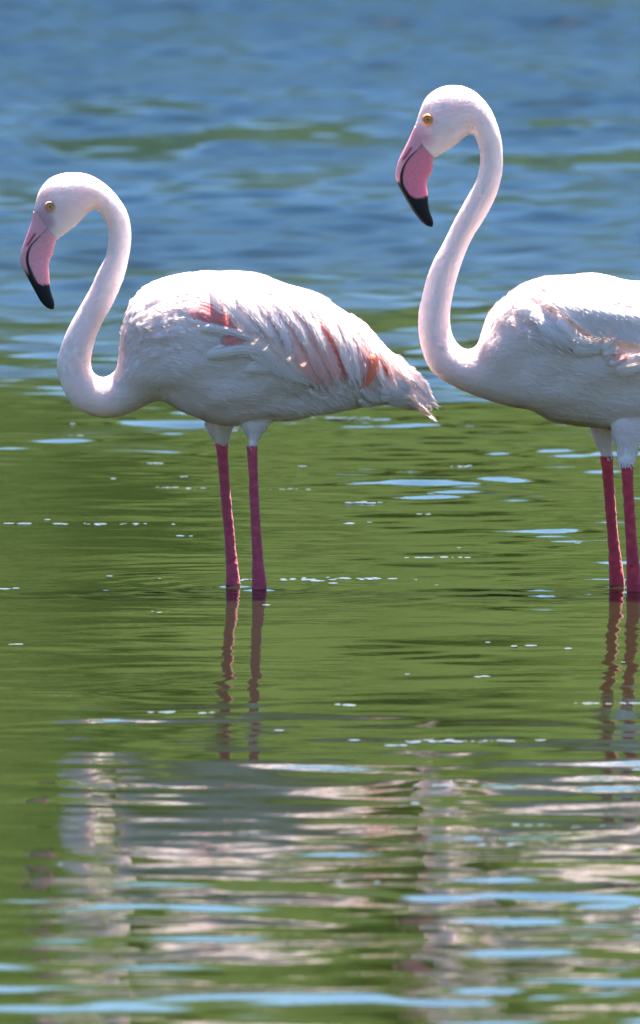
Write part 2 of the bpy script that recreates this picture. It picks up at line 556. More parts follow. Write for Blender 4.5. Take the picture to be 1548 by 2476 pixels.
# silhouette as pairs: upper edge point, lower edge point, half depth (photo pixels)
SIL_LEFT = [(c1, t) for t in [
    (222, 358, 366, 545, 20), (232, 300, 385, 528, 27), (258, 222, 425, 500, 34), (315, 145, 480, 458, 39), (400, 106, 530, 412, 42),
    (490, 100, 575, 365, 42), (570, 112, 605, 342, 40), (650, 150, 632, 340, 37), (725, 210, 660, 365, 34), (790, 292, 686, 408, 32),
    (835, 380, 702, 462, 31), (855, 480, 707, 530, 30), (855, 575, 700, 600, 30), (838, 685, 680, 668, 30), (808, 792, 640, 740, 31),
    (768, 892, 597, 840, 32), (718, 988, 548, 932, 33), (670, 1075, 492, 1028, 34), (635, 1150, 450, 1110, 36), (612, 1222, 415, 1190, 38),
    (598, 1290, 386, 1280, 40), (595, 1345, 371, 1365, 41), (603, 1388, 382, 1440, 42), (622, 1415, 420, 1535, 44), (645, 1430, 490, 1628, 46),
    (670, 1436, 580, 1680, 49), (700, 1430, 680, 1700, 53), (728, 1412, 770, 1692, 60), (752, 1380, 850, 1666, 68), (768, 1320, 915, 1637, 78),
    (783, 1225, 975, 1608, 90), (800, 1125, 1040, 1592, 102), (822, 1030, 1100, 1606, 112), (862, 940, 1170, 1648, 122),
    (930, 860, 1250, 1688, 130), (1030, 802, 1330, 1715, 136)]] + [(c3, t) for t in [
    (330, 76, 510, 742, 140), (420, 67, 590, 747, 142), (520, 66, 680, 738, 142), (620, 72, 770, 731, 138), (720, 90, 860, 722, 130),
    (820, 123, 950, 704, 120), (910, 160, 1030, 688, 108), (1000, 207, 1100, 678, 95), (1085, 268, 1160, 668, 80), (1150, 332, 1210, 663, 66),
    (1215, 405, 1260, 660, 52), (1280, 470, 1300, 656, 40), (1345, 530, 1345, 645, 28), (1395, 580, 1385, 640, 14)]]
SIL_RIGHT = [(c2, t) for t in [
    (290, 492, 452, 678, 21), (318, 425, 475, 658, 28), (350, 330, 520, 632, 36), (388, 240, 575, 600, 41), (445, 182, 625, 565, 43),
    (520, 147, 668, 524, 43), (600, 138, 705, 498, 41), (680, 150, 733, 493, 38), (760, 190, 752, 512, 36), (830, 260, 770, 555, 33),
    (880, 340, 783, 600, 31), (920, 440, 791, 655, 29), (945, 545, 789, 710, 28), (956, 650, 780, 770, 28), (953, 760, 762, 835, 28),
    (937, 850, 737, 888, 29), (912, 935, 702, 948, 30), (878, 1012, 652, 1036, 31), (835, 1090, 602, 1126, 32), (790, 1165, 552, 1226, 33),
    (742, 1242, 502, 1326, 34), (702, 1322, 455, 1412, 36), (666, 1412, 416, 1508, 37), (635, 1502, 386, 1600, 38), (606, 1600, 363, 1700, 39)]] + [(c4, t) for t in [
    (345, 250, 137, 345, 41), (330, 340, 132, 430, 43), (330, 420, 142, 520, 45), (342, 480, 170, 625, 48), (365, 528, 220, 714, 52),
    (395, 560, 290, 770, 57), (430, 578, 370, 815, 63), (465, 574, 450, 848, 70), (498, 550, 540, 876, 80), (530, 492, 630, 903, 92),
    (565, 410, 720, 932, 105), (610, 330, 810, 955, 118), (670, 256, 900, 992, 128), (745, 198, 990, 1025, 136), (840, 152, 1090, 1048, 142),
    (950, 125, 1190, 1062, 147), (1070, 118, 1290, 1075, 150), (1190, 122, 1390, 1082, 150), (1310, 131, 1490, 1085, 148),
    (1430, 150, 1590, 1080, 142), (1550, 180, 1690, 1065, 132), (1670, 225, 1790, 1045, 120), (1790, 290, 1890, 1025, 105),
    (1910, 380, 1990, 1005, 88), (2030, 490, 2080, 990, 68), (2140, 610, 2160, 980, 48), (2250, 730, 2250, 960, 30), (2340, 830, 2330, 950, 16)]]

# thigh + leg chains: (x, y, radius) in crop pixels, thigh first, then bare leg
LEG_LEFT = [
    dict(c=c5, s=4.654, w=(563.0, 1416.5), thigh=[(470, 60, 175), (440, 200, 185), (434, 290, 172), (436, 380, 130), (442, 460, 98), (446, 520, 82), (447, 545, 74)],
         leg=[(445, 500, 66), (446, 540, 70), (462, 720, 64), (480, 950, 61), (505, 1250, 61), (530, 1500, 62), (550, 1750, 65), (567, 1950, 74), (573, 2060, 82), (574, 2140, 86)]),
    dict(c=c5, s=4.654, w=(627.0, 1425.0), thigh=[(840, 60, 190), (825, 200, 190), (818, 300, 168), (806, 380, 128), (800, 450, 100), (795, 505, 86), (792, 532, 78)],
         leg=[(787, 490, 62), (788, 530, 66), (795, 700, 60), (805, 900, 56), (818, 1200, 57), (834, 1500, 60), (850, 1750, 64), (864, 1980, 74), (870, 2090, 84), (870, 2165, 86)])]
LEG_RIGHT = [
    dict(c=c6, s=4.84, w=(1491.5, 1417.0), thigh=[(560, 60, 150), (530, 200, 140), (512, 300, 122), (535, 400, 106), (555, 500, 94), (572, 580, 84), (578, 615, 80)],
         leg=[(577, 570, 70), (578, 620, 76), (590, 760, 70), (602, 950, 67), (622, 1200, 68), (648, 1500, 67), (672, 1750, 74), (688, 1950, 87), (694, 2060, 93), (695, 2120, 95)]),
    dict(c=c6, s=4.84, w=(1532.0, 1431.0), thigh=[(850, 60, 210), (830, 200, 200), (820, 330, 178), (820, 430, 148), (820, 530, 120), (817, 610, 94), (815, 655, 82)],
         leg=[(811, 610, 70), (812, 660, 75), (820, 800, 70), (830, 1000, 67), (848, 1300, 67), (868, 1600, 70), (884, 1850, 78), (893, 2050, 86), (896, 2190, 90)])]

BILL_LEFT = dict(c=cA,
    ridge=[(335, 590), (318, 690), (290, 800), (240, 940), (190, 1080), (150, 1200), (126, 1300), (121, 1380), (140, 1460), (190, 1560), (240, 1650), (310, 1780), (380, 1910), (450, 2030), (520, 2108), (590, 2148), (655, 2158)],
    mouth=[(690, 760), (620, 808), (555, 858), (460, 960), (370, 1050), (295, 1140), (252, 1230), (238, 1330), (250, 1430), (290, 1560), (340, 1680), (400, 1790), (470, 1900), (540, 2000), (600, 2080), (650, 2145)],
    keel=[(715, 860), (712, 980), (692, 1070), (662, 1180), (640, 1290), (605, 1350), (582, 1430), (580, 1530), (588, 1640), (592, 1740), (604, 1830), (632, 1930), (660, 2010), (670, 2080), (660, 2150)],
    lower_black=([250, 370, 480, 600], [1500, 1715, 1765, 1748]), upper_black=(1480, 1640),
    pink=(0.90, 0.38, 0.43), upper_pink=(0.90, 0.38, 0.41), band=0.35, nostril=[(355, 950), (300, 1040), (240, 1130)])
BILL_RIGHT = dict(c=cB,
    ridge=[(415, 680), (350, 830), (300, 940), (240, 1060), (180, 1180), (140, 1290), (113, 1400), (108, 1490), (125, 1560), (170, 1660), (230, 1770), (290, 1880), (350, 1980), (420, 2090), (500, 2190), (580, 2258), (640, 2285), (698, 2292)],
    mouth=[(720, 830), (640, 890), (555, 957), (450, 1060), (350, 1160), (270, 1270), (222, 1380), (202, 1480), (210, 1580), (240, 1680), (300, 1780), (370, 1880), (440, 1990), (520, 2090), (600, 2190), (690, 2284)],
    keel=[(745, 1000), (735, 1100), (716, 1190), (706, 1290), (690, 1400), (660, 1465), (616, 1540), (605, 1640), (618, 1740), (625, 1800), (631, 1900), (646, 2000), (670, 2080), (700, 2160), (712, 2230), (700, 2290)],
    lower_black=([190, 240, 330, 450, 540, 630], [1520, 1670, 1785, 1832, 1832, 1785]), upper_black=(1535, 1600),
    pink=(0.88, 0.25, 0.33), upper_pink=(0.86, 0.37, 0.41), band=0.35, nostril=[(355, 1030), (300, 1120), (230, 1210)])

def in_crop(c, p_px):
    x0, y0 = c((0, 0)); s = 1.0 / (c((1, 0))[0] - x0)
    return (p_px[0] - x0) * s, (p_px[1] - y0) * s

def build_bird(spec):
    Y0 = spec['y0']
    root = bpy.data.objects.new('flamingo', None)
    COL.objects.link(root)
    foot = ray_to_plane(*spec['legs'][1]['w'], Y0)
    root.location = (float(foot[0]), Y0, 0)
    base = np.array([foot[0], Y0, 0.0])
    root['label'] = spec['label']; root['category'] = 'flamingo'; root['group'] = 'flamingos wading in the lagoon'
    r = np.random.default_rng(spec['seed'])

    # --- body: head, neck, trunk, thighs and legs grown together
    rows = []
    for c, (a, b, d, e, w) in spec['sil']:
        D, Vv = c((a, b)), c((d, e))
        rows.append((*D, *Vv, w))
    rows = catmull(rows, 4)
    Dw = ray_to_plane(rows[:, 0], rows[:, 1], Y0); Vw = ray_to_plane(rows[:, 2], rows[:, 3], Y0)
    cen = (Dw + Vw) / 2
    th = np.linspace(0, 2 * math.pi, 40, endpoint=False)
    rings = []
    for i in range(len(rows)):
        ax = (Dw[i] - Vw[i]) / 2
        bellyness = sstep(70, 130, rows[i, 4])
        c_, s_ = np.cos(th), np.sin(th)
        # trunk is fullest a little above the middle
        yoff = np.sign(s_) * np.abs(s_) ** (1 - 0.22 * bellyness) * rows[i, 4] * PX * (1 + 0.14 * bellyness) * (1 + 0.16 * bellyness * c_)
        rings.append(cen[i] + c_[:, None] * ax + yoff[:, None] * np.array([0, 1, 0]))
    V, F = tube_rings(rings)
    V = list(V)
    leg_polys = []
    for L in spec['legs']:
        yl = y_on_water(L['w'][1])
        for kind in ('thigh', 'leg'):
            P = np.array(L[kind], float)
            q = np.array([L['c']((x, y)) for x, y, _ in P])
            W = ray_to_plane(q[:, 0], q[:, 1], yl)
            if kind == 'thigh':
                # thighs swing in towards the trunk's middle as they rise
                k = np.clip(np.arange(len(P))[::-1] / (len(P) - 1.0), 0, 1)
                W[:, 1] += (Y0 - yl) * 0.25 * k
            rad = P[:, 2] / L['s'] * PX
            if kind == 'leg':
                dn = W[-1].copy(); dn[2] = -0.05
                dn2 = W[-1].copy(); dn2[2] = -0.10; dn2[0] += 0.004
                dn3 = W[-1].copy(); dn3[2] = -0.345; dn3[0] += 0.03
                W = np.vstack([W, dn, dn2, dn3]); rad = np.r_[rad, 0.0125, 0.008, 0.007]
            S = catmull(np.c_[W, rad], 4)
            aa = np.linspace(0, 2 * math.pi, 20, endpoint=False)
            dsc = 0.8 if kind == 'thigh' else 1.0
            rg = [np.stack([s[0] + s[3] * np.cos(aa), s[1] + dsc * s[3] * np.sin(aa), np.full(20, s[2])], -1) for s in S]
            v, f = tube_rings(rg)
            b0 = len(V); V.extend(v); F.extend([tuple(i + b0 for i in qd) for qd in f])
            if kind == 'leg':
                leg_polys.append((W, rad, q[1, 1]))
    raw = mesh_obj('body', np.array(V) - base, F)
    import bmesh
    bm = bmesh.new(); bm.from_mesh(raw.data); bmesh.ops.recalc_face_normals(bm, faces=bm.faces); bm.to_mesh(raw.data); bm.free()
    md = raw.modifiers.new('remesh', 'REMESH'); md.mode = 'VOXEL'; md.voxel_size = 0.0022
    sm = raw.modifiers.new('smooth', 'SMOOTH'); sm.factor = 0.5; sm.iterations = 6
    dg = bpy.context.evaluated_depsgraph_get()
    me = bpy.data.meshes.new_from_object(raw.evaluated_get(dg))
    me.name = 'body'
    old = raw.data
    raw.modifiers.clear(); raw.data = me
    bpy.data.meshes.remove(old)
    body = raw
    body.parent = root
    nv = len(me.vertices)
    co = np.empty(nv * 3); me.vertices.foreach_get('co', co); co = co.reshape(-1, 3)
    nr = np.empty(nv * 3); me.vertices.foreach_get('normal', nr); nr = nr.reshape(-1, 3)
    Wc = co + base
    # in the bird's own side view (all points dropped onto its middle plane)
    flat = Wc.copy(); flat[:, 1] = Y0
    px, py = to_px(flat)
    # nearest place along the centreline
    idx = np.zeros(nv, int)
    for a in range(0, nv, 20000):
        d = ((Wc[a:a + 20000, None, [0, 2]] - cen[None, :, [0, 2]]) ** 2).sum(-1)
        idx[a:a + 20000] = d.argmin(1)
    half = rows[idx, 4]
    bell = sstep(60, 125, half)
    # soft unevenness of the plumage
    lump = np.zeros(nv)
    for i in range(36):
        lam = r.uniform(0.03, 0.09)
        k = r.normal(0, 1, 3) * np.array([0.55, 1, 1.25]); k *= 2 * math.pi / lam / np.linalg.norm(k)
        lump += np.cos(Wc @ k + r.uniform(0, 6.283)) * lam
    lump *= 0.0011 / 0.04 / math.sqrt(18)
    # shoulder: small scalloped clumps of feathers
    sx, sy, srx, sry = spec['shoulder']
    sh = np.exp(-(((px - sx) / srx) ** 2 + ((py - sy) / sry) ** 2))
    clump = np.zeros(nv)
    for i in range(30):
        lam = r.uniform(0.009, 0.018)
        k = r.normal(0, 1, 3); k *= 2 * math.pi / lam / np.linalg.norm(k)
        clump += np.cos(Wc @ k + r.uniform(0, 6.283))
    clump = np.maximum(clump / math.sqrt(15), -0.4)
    is_leg = np.zeros(nv); legdist = np.full(nv, 9.0)
    legcut = max(l[2] for l in leg_polys)
    for (W, rad, top) in leg_polys:
        zt = ray_to_plane(700, top, Y0)[2]
        xc = np.interp(-Wc[:, 2], -W[:, 2], W[:, 0]); yc = np.interp(-Wc[:, 2], -W[:, 2], W[:, 1]); rc = np.interp(-Wc[:, 2], -W[:, 2], rad)
        dd = np.hypot(Wc[:, 0] - xc, Wc[:, 1] - yc)
        jag = 0.004 * np.sin(px * 1.3) + 0.002 * np.sin(px * 3.1 + 1)
        is_leg = np.maximum(is_leg, (dd < rc * 1.25 + 0.0015) * sstep(0.0012, -0.0012, Wc[:, 2] - zt + 0.09 * jag))
    amp = (lump * (0.12 + 0.88 * bell) + 0.0021 * clump * sh) * (1 - is_leg)
    amp += is_leg * 0.00035 * clump
    co2 = co + nr * amp[:, None]
    me.vertices.foreach_set('co', co2.ravel()); me.update()
    me.polygons.foreach_set('use_smooth', np.ones(len(me.polygons), bool))
    # pigment
    colr = np.tile(WHITE, (nv, 1))
    def tint(w, c):
        nonlocal colr
        colr = colr * (1 - w[:, None]) + np.array(c) * w[:, None]
    for (bx, by, br, ww, cc) in spec['blush']:
        tint(np.clip(ww * np.exp(-(((px - bx) ** 2 + (py - by) ** 2) / br ** 2)), 0, 1), cc)
    for (bx, by, br, ww, cc) in spec['skin']:
        d = np.hypot(px - bx, py - by)
        tint(ww * sstep(br * 1.15, br * 0.25, d), cc)
    mott = 0.72 + 0.5 * np.clip(clump * 0.3 + 0.5, 0, 1)
    legc = np.array(spec['leg_col'])[None, :] * mott[:, None]
    colr = colr * (1 - is_leg[:, None]) + legc * is_leg[:, None]
    paint(me, colr, alpha=1 - is_leg)
    me.materials.clear(); me.materials.append(M_BODY)
    me.update()

    # --- plumage down: thin barbs lying along the feather flow
    tri = np.array([p.vertices[:] for p in me.polygons if len(p.vertices) == 4], int)
    nr = np.empty(nv * 3); me.vertices.foreach_get('normal', nr); nr = nr.reshape(-1, 3)
    co = co2
    area = np.linalg.norm(np.cross(co[tri[:, 2]] - co[tri[:, 0]], co[tri[:, 3]] - co[tri[:, 1]]), axis=1) / 2
    wgt = area * (1 - is_leg[tri[:, 0]]) * (Wc[tri[:, 0], 2] > 0.1) * (1 + 1.2 * (1 - bell[tri[:, 0]]))
    bare = np.zeros(nv)
    for (bx, by, br, ww, cc) in spec['skin']:
        bare = np.maximum(bare, ww * (np.hypot(px - bx, py - by) < br * 0.9))
    wgt *= 1 - np.clip(bare[tri[:, 0]] * 1.5, 0, 1)
    N = spec['down']
    pick = r.choice(len(tri), N, p=wgt / wgt.sum())
    a, b = r.uniform(0, 1, (2, N, 1))
    q = tri[pick]
    P = (co[q[:, 0]] * (1 - a) + co[q[:, 1]] * a) * (1 - b) + (co[q[:, 3]] * (1 - a) + co[q[:, 2]] * a) * b
    Nn = nr[q[:, 0]]
    tang = np.gradient(cen, axis=0); tang /= np.linalg.norm(tang, axis=1)[:, None]
    fl = tang[idx[q[:, 0]]].copy()
    fl[:, 2] -= 0.35 * bell[q[:, 0]]
    # on the thighs feathers hang downwards
    hang = sstep(spec['belly_z'], spec['belly_z'] - 0.02, P[:, 2])[:, None]
    fl = fl * (1 - hang) + np.array([0, 0, -1.0]) * hang
    fl += r.normal(0, 0.16, (N, 3))
    fl -= Nn * (fl * Nn).sum(1)[:, None]; fl /= np.linalg.norm(fl, axis=1)[:, None] + 1e-9
    hw = half[q[:, 0]]
    Ln = (0.004 + 0.009 * sstep(40, 130, hw)) * r.uniform(0.6, 1.35, N) * (1 - 0.45 * hang[:, 0])
    fluff = np.zeros(N)
    for (fx, fy, frx, fry) in spec['fluff']:
        fluff = np.maximum(fluff, np.exp(-(((px[q[:, 0]] - fx) / frx) ** 2 + ((py[q[:, 0]] - fy) / fry) ** 2)))
    Ln *= 1 + 1.0 * fluff
    tilt = r.uniform(0.03, 0.14, N) + 0.55 * fluff * r.uniform(0.2, 1, N)
    wd = (0.00045 + 0.00045 * sstep(40, 130, hw)) * r.uniform(0.7, 1.3, N)
    sd = np.cross(Nn, fl)
    p0 = P - Nn * 0.0004
    p1 = P + fl * (Ln * 0.55)[:, None] + Nn * (Ln * tilt * 0.7)[:, None]
    p2 = P + fl * Ln[:, None] + Nn * (Ln * tilt * 0.9)[:, None] - np.array([0, 0, 1.0]) * (Ln * 0.12 * fluff)[:, None]
    BV = np.stack([p0 - sd * wd[:, None], p0 + sd * wd[:, None], p1 + sd * wd[:, None] * .8, p1 - sd * wd[:, None] * .8, p2], 1).reshape(-1, 3)
    k = np.arange(N) * 5
    dn = big_mesh('down', BV, quads=np.stack([k, k + 3, k + 2, k + 1], -1), tris=np.stack([k + 3, k + 4, k + 2], -1), mat=M_DOWN, parent=root)
    dn['kind'] = 'stuff'
    paint(dn.data, np.repeat(colr[q[:, 0]] * r.uniform(0.96, 1.02, N)[:, None], 5, 0))
    cn = np.repeat(Nn * 0.9 + r.normal(0, 1, (N, 3)) * (0.07 + 0.03 * bell[q[:, 0]])[:, None], 5, 0); cn /= np.linalg.norm(cn, axis=1)[:, None]
    dn.data.normals_split_custom_set_from_vertices([tuple(v) for v in cn.tolist()])

    # --- wing, flank and tail feathers laid on the body
    bvh = BVHTree.FromPolygons([tuple(v) for v in co.tolist()], [tuple(t) for t in tri.tolist()])
    def side_hit(x, z):
        h = bvh.ray_cast(Vector((x, -1.0, z)), Vector((0, 1, 0)))
        if h[0] is None:
            return None
        return np.array(h[0]), np.array(h[1])
    barb = dict(P=[], f=[], n=[], L=[], w=[], c=[])
    def feather(c, path, width, mat, lift=0.003, tilt=0.0015, camber=0.0018, tip=4.0, fray=0.0, sides=(-1, 1)):
        NS, NW = 16, 7
        pts = resample([c(p) for p in path], NS)
        W3 = ray_to_plane(pts[:, 0], pts[:, 1], Y0) - base
        pos, nor = [], []
        for p in W3:
            hh = side_hit(p[0], p[2])
            if hh is None:
                pos.append(None); nor.append(None)
            else:
                pos.append(hh[0]); nor.append(hh[1])
        last = next((i for i in range(NS) if pos[i] is not None), None)
        if last is None:
            pos = [np.array([p[0], -0.012, p[2]]) for p in W3]; nor = [np.array([0, -1.0, 0.1])] * NS
        else:
            for i in range(NS):
                if pos[i] is None:
                    j = last
                    pos[i] = np.array([W3[i][0], pos[j][1], W3[i][2]]); nor[i] = nor[j]
                else:
                    last = i
        pos = np.array(pos); nor = np.array(nor)
        for _ in range(6):
            pos[1:-1, 1] = (pos[:-2, 1] + 2 * pos[1:-1, 1] + pos[2:, 1]) / 4
            nor[1:-1] = (nor[:-2] + 2 * nor[1:-1] + nor[2:]) / 4
        nor /= np.linalg.norm(nor, axis=1)[:, None]
        tg = np.gradient(pos, axis=0); tg /= np.linalg.norm(tg, axis=1)[:, None]
        lat = np.cross(tg, nor); lat /= np.linalg.norm(lat, axis=1)[:, None]
        t = np.linspace(0, 1, NS)
        wp = width * PX * 0.5 * np.minimum(1, 0.35 + t / 0.35) * np.sqrt(np.clip(1 - t ** tip, 0.0, 1)) 
        wp[-1] = width * PX * 0.03
        us = np.linspace(-1, 1, NW)
        grow = sstep(0, 0.25, t)
        VV = []
        for i in range(NS):
            for u in us:
                h = lift * (0.25 + 0.75 * grow[i]) + camber * (1 - u * u) * grow[i] + tilt * (u * 0.5 + 0.5) * grow[i]
                j = fray * r.normal(0, 1) * (abs(u) > 0.9) * grow[i]
                VV.append(pos[i] + lat[i] * wp[i] * u * (1 + j) + nor[i] * h)
        VV = np.array(VV)
        nb = int(50 + 210 * width / 40.0)
        bi = r.integers(3, NS, nb); bk = np.clip(np.round(3 + 3 * np.sign(r.normal(0, 1, nb)) * r.uniform(0, 1, nb) ** 0.45), 0, NW - 1).astype(int)
        bp = VV[bi * NW + bk] + (tg[bi] * r.uniform(-.5, .5, (nb, 1)) * np.linalg.norm(pos[1] - pos[0]))
        ub = us[bk][:, None]
        bf = tg[bi] + lat[bi] * ub * r.uniform(0.0, 0.5, (nb, 1)) + r.normal(0, .06, (nb, 3)) + nor[bi] * r.uniform(-0.05, 0.06, (nb, 1))
        bf /= np.linalg.norm(bf, axis=1)[:, None]
        base_c = {'coral_feather': (.92, .36, .34), 'orange_feather': (.93, .33, .2), 'pink_feather': (.92, .66, .62)}.get(mat.name, (.87, .77, .755))
        for s in sides:
            m_ = np.array([1, -1.0, 1]) if s > 0 else np.ones(3)
            barb['P'].append(bp * m_); barb['f'].append(bf * m_); barb['n'].append(nor[bi] * m_)
            barb['L'].append(r.uniform(.004, .011, nb)); barb['w'].append(r.uniform(.0003, .0007, nb)); barb['c'].append(np.tile(base_c, (nb, 1)))
        FF = [(i * NW + k, i * NW + k + 1, (i + 1) * NW + k + 1, (i + 1) * NW + k) for i in range(NS - 1) for k in range(NW - 1)]
        uv = np.array([(u * .5 + .5 + 0, tt) for tt in t for u in us]) + np.array([r.uniform(0, 9), 0])
        for s in sides:
            v2 = VV.copy()
            if s > 0:
                v2[:, 1] *= -1
            o = mesh_obj('feather', v2, FF, mat, root)
            ul = o.data.uv_layers.new(name='blade')
            li = np.empty(len(o.data.loops), int); o.data.loops.foreach_get('vertex_index', li)
            ul.data.foreach_set('uv', uv[li].astype(np.float32).ravel())
    for f in spec['feathers']:
        feather(**f)
    Pb, fb, nb_, Lb, wb, cb = [np.concatenate(barb[k_]) for k_ in ('P', 'f', 'n', 'L', 'w', 'c')]
    sdb = np.cross(nb_, fb); sdb /= np.linalg.norm(sdb, axis=1)[:, None]
    a0 = Pb + nb_ * 0.0003; a1 = Pb + fb * (Lb * .55)[:, None] + nb_ * .0008; a2 = Pb + fb * Lb[:, None] + nb_ * .0006
    ws = sdb * wb[:, None]
    BV = np.stack([a0 - ws, a0 + ws, a1 + ws * .8, a1 - ws * .8, a2], 1).reshape(-1, 3)
    k = np.arange(len(Pb)) * 5
    bo = big_mesh('barbs', BV, quads=np.stack([k, k + 3, k + 2, k + 1], -1), tris=np.stack([k + 3, k + 4, k + 2], -1), mat=M_DOWN, parent=root)
    bo['kind'] = 'stuff'
    paint(bo.data, np.repeat(cb * r.uniform(.96, 1.02, (len(cb), 1)), 5, 0))
    cn = np.repeat(nb_ + r.normal(0, .08, nb_.shape), 5, 0); cn /= np.linalg.norm(cn, axis=1)[:, None]
    bo.data.normals_split_custom_set_from_vertices([tuple(v) for v in cn.tolist()])

    # --- bill
    B = spec['bill']; c = B['c']; n = 64
    ridge = resample([c(p) for p in B['ridge']], n); mouth = resample([c(p) for p in B['mouth']], n); keel = resample([c(p) for p in B['keel']], n)
    t = np.linspace(0, 1, n)
    wid = np.interp(t, [0, .15, .35, .6, .8, .93, 1], [23, 22, 19, 15.5, 11, 7.5, 2.0]) * PX
    def mandible(name, top, scale, sign):
        rings = []; pxs = []
        for i in range(n):
            A = mouth[i]; Bp = top[i]
            ang = math.pi * (0.5 - 0.5 * np.cos(np.linspace(0, math.pi, 33)))
            ring = []
            for a_ in ang:
                e = abs(math.sin(a_)) ** 0.9
                q_ = A + (Bp - A) * e
                w_ = ray_to_plane(q_[0], q_[1], Y0) - base
                w_[1] += -math.copysign(abs(math.cos(a_)) ** 0.8, math.cos(a_)) * wid[i] * scale
                ring.append(w_); pxs.append(q_)
            # closing floor, a little inside the mouth line
            for a_ in (0.6, 0.2, -0.2, -0.6):
                q_ = A + (Bp - A) * 0.04
                w_ = ray_to_plane(q_[0], q_[1], Y0) - base; w_[1] += a_ * wid[i] * scale
                ring.append(w_); pxs.append(q_)
            rings.append(np.array(ring))
        v, f = tube_rings(rings)
        pxs = np.array(pxs + [pxs[0], pxs[-1]])
        o = mesh_obj(name, v, f, M_BILL, root)
        import bmesh as bmm
        b_ = bmm.new(); b_.from_mesh(o.data); bmm.ops.recalc_face_normals(b_, faces=b_.faces); b_.to_mesh(o.data); b_.free()
        cx, cy = in_crop(c, (pxs[:, 0], pxs[:, 1]))
        mc = np.array([in_crop(c, m_) for m_ in mouth])
        dm = np.sqrt(((np.stack([cx, cy], -1)[:, None, :] - mc[None]) ** 2).sum(-1))
        near = dm.argmin(1); dm = dm.min(1); tt = t[near]
        band = np.interp(tt, [0, .17, .22, .3, .5, .62, 1], [0, 0, 8, 16, 30, 40, 66])
        if sign > 0:
            bl = sstep(*B['upper_black'], cy)
            blk = np.maximum(bl, sstep(band * 1.05, band * 0.6, dm) * (band > 1))
            col = np.tile(B['upper_pink'], (len(cx), 1)).astype(float)
            nl = resample(B['nostril'], 20)
            dn_ = np.sqrt(((np.stack([cx, cy], -1)[:, None, :] - nl[None]) ** 2).sum(-1)).min(1)
            wn_ = sstep(26, 8, dn_)[:, None]
            col = col * (1 - wn_) + np.array([0.42, 0.05, 0.08]) * wn_
            red = sstep(110, 40, np.hypot(cx - nl[10, 0] + 40, (cy - nl[10, 1]) * .7))[:, None] * 0.55 * (1 - wn_)
            col = col * (1 - red) + np.array([0.80, 0.22, 0.27]) * red
        else:
            lim = np.interp(cx, *B['lower_black']) + 8 * np.sin(cx * 0.25) * (cx > B['lower_black'][0][1])
            blk = np.maximum(sstep(-16, 16, cy - lim), sstep(band, band * 0.6, dm) * (band > 1) * 0.9)
            col = np.tile(B['pink'], (len(cx), 1)).astype(float)
        col = col * (1 - blk[:, None]) + np.array([0.008, 0.009, 0.013]) * blk[:, None]
        paint(o.data, col)
        return o
    mandible('upper_bill', ridge, 1.0, 1)
    mandible('lower_bill', keel, 0.93, -1)

    # --- eyes
    ex, ey = spec['eye']
    E = ray_to_plane(ex, ey, Y0) - base
    hh = side_hit(E[0], E[2])
    ysurf = hh[0][1]
    def disc_dome(rad, hgt, nr_=5, na=20, r0=0.0):
        Vv = []; Ff = []
        for i in range(nr_ + 1):
            f_ = i / nr_; rr_ = r0 + (rad - r0) * f_
            zz = hgt * (math.sqrt(max(0, 1 - f_ * f_)) if r0 == 0 else math.sin(math.pi * f_))
            for k_ in range(na):
                aa_ = 2 * math.pi * k_ / na
                Vv.append((rr_ * math.cos(aa_), -zz, rr_ * math.sin(aa_)))
        for i in range(nr_):
            for k_ in range(na):
                a_, b_ = i * na + k_, i * na + (k_ + 1) % na
                Ff.append((a_, b_, b_ + na, a_ + na))
        return np.array(Vv), Ff
    for s in (-1, 1):
        def place(v, dy):
            v = v.copy(); v[:, 1] += dy
            v = v + np.array([E[0], ysurf, E[2]])
            if s > 0:
                v[:, 1] *= -1
            return v
        v, f = disc_dome(0.0047, 0.0040)
        eye = mesh_obj('eye', place(v, 0.0008), f, M_IRIS, root)
        v, f = disc_dome(0.0018, 0.0006)
        mesh_obj('pupil', place(v, -0.0029), f, M_PUPIL, eye)
        v, f = disc_dome(0.0076, 0.0036, 8, 24, 0.0036)
        mesh_obj('eyelid', place(v, -0.0014), f, spec['ring_mat'], eye)
    return root

def F(c, path, width, mat=None, **kw):
    return dict(c=c, path=path, width=width, mat=mat or M_FEATHER, **kw)

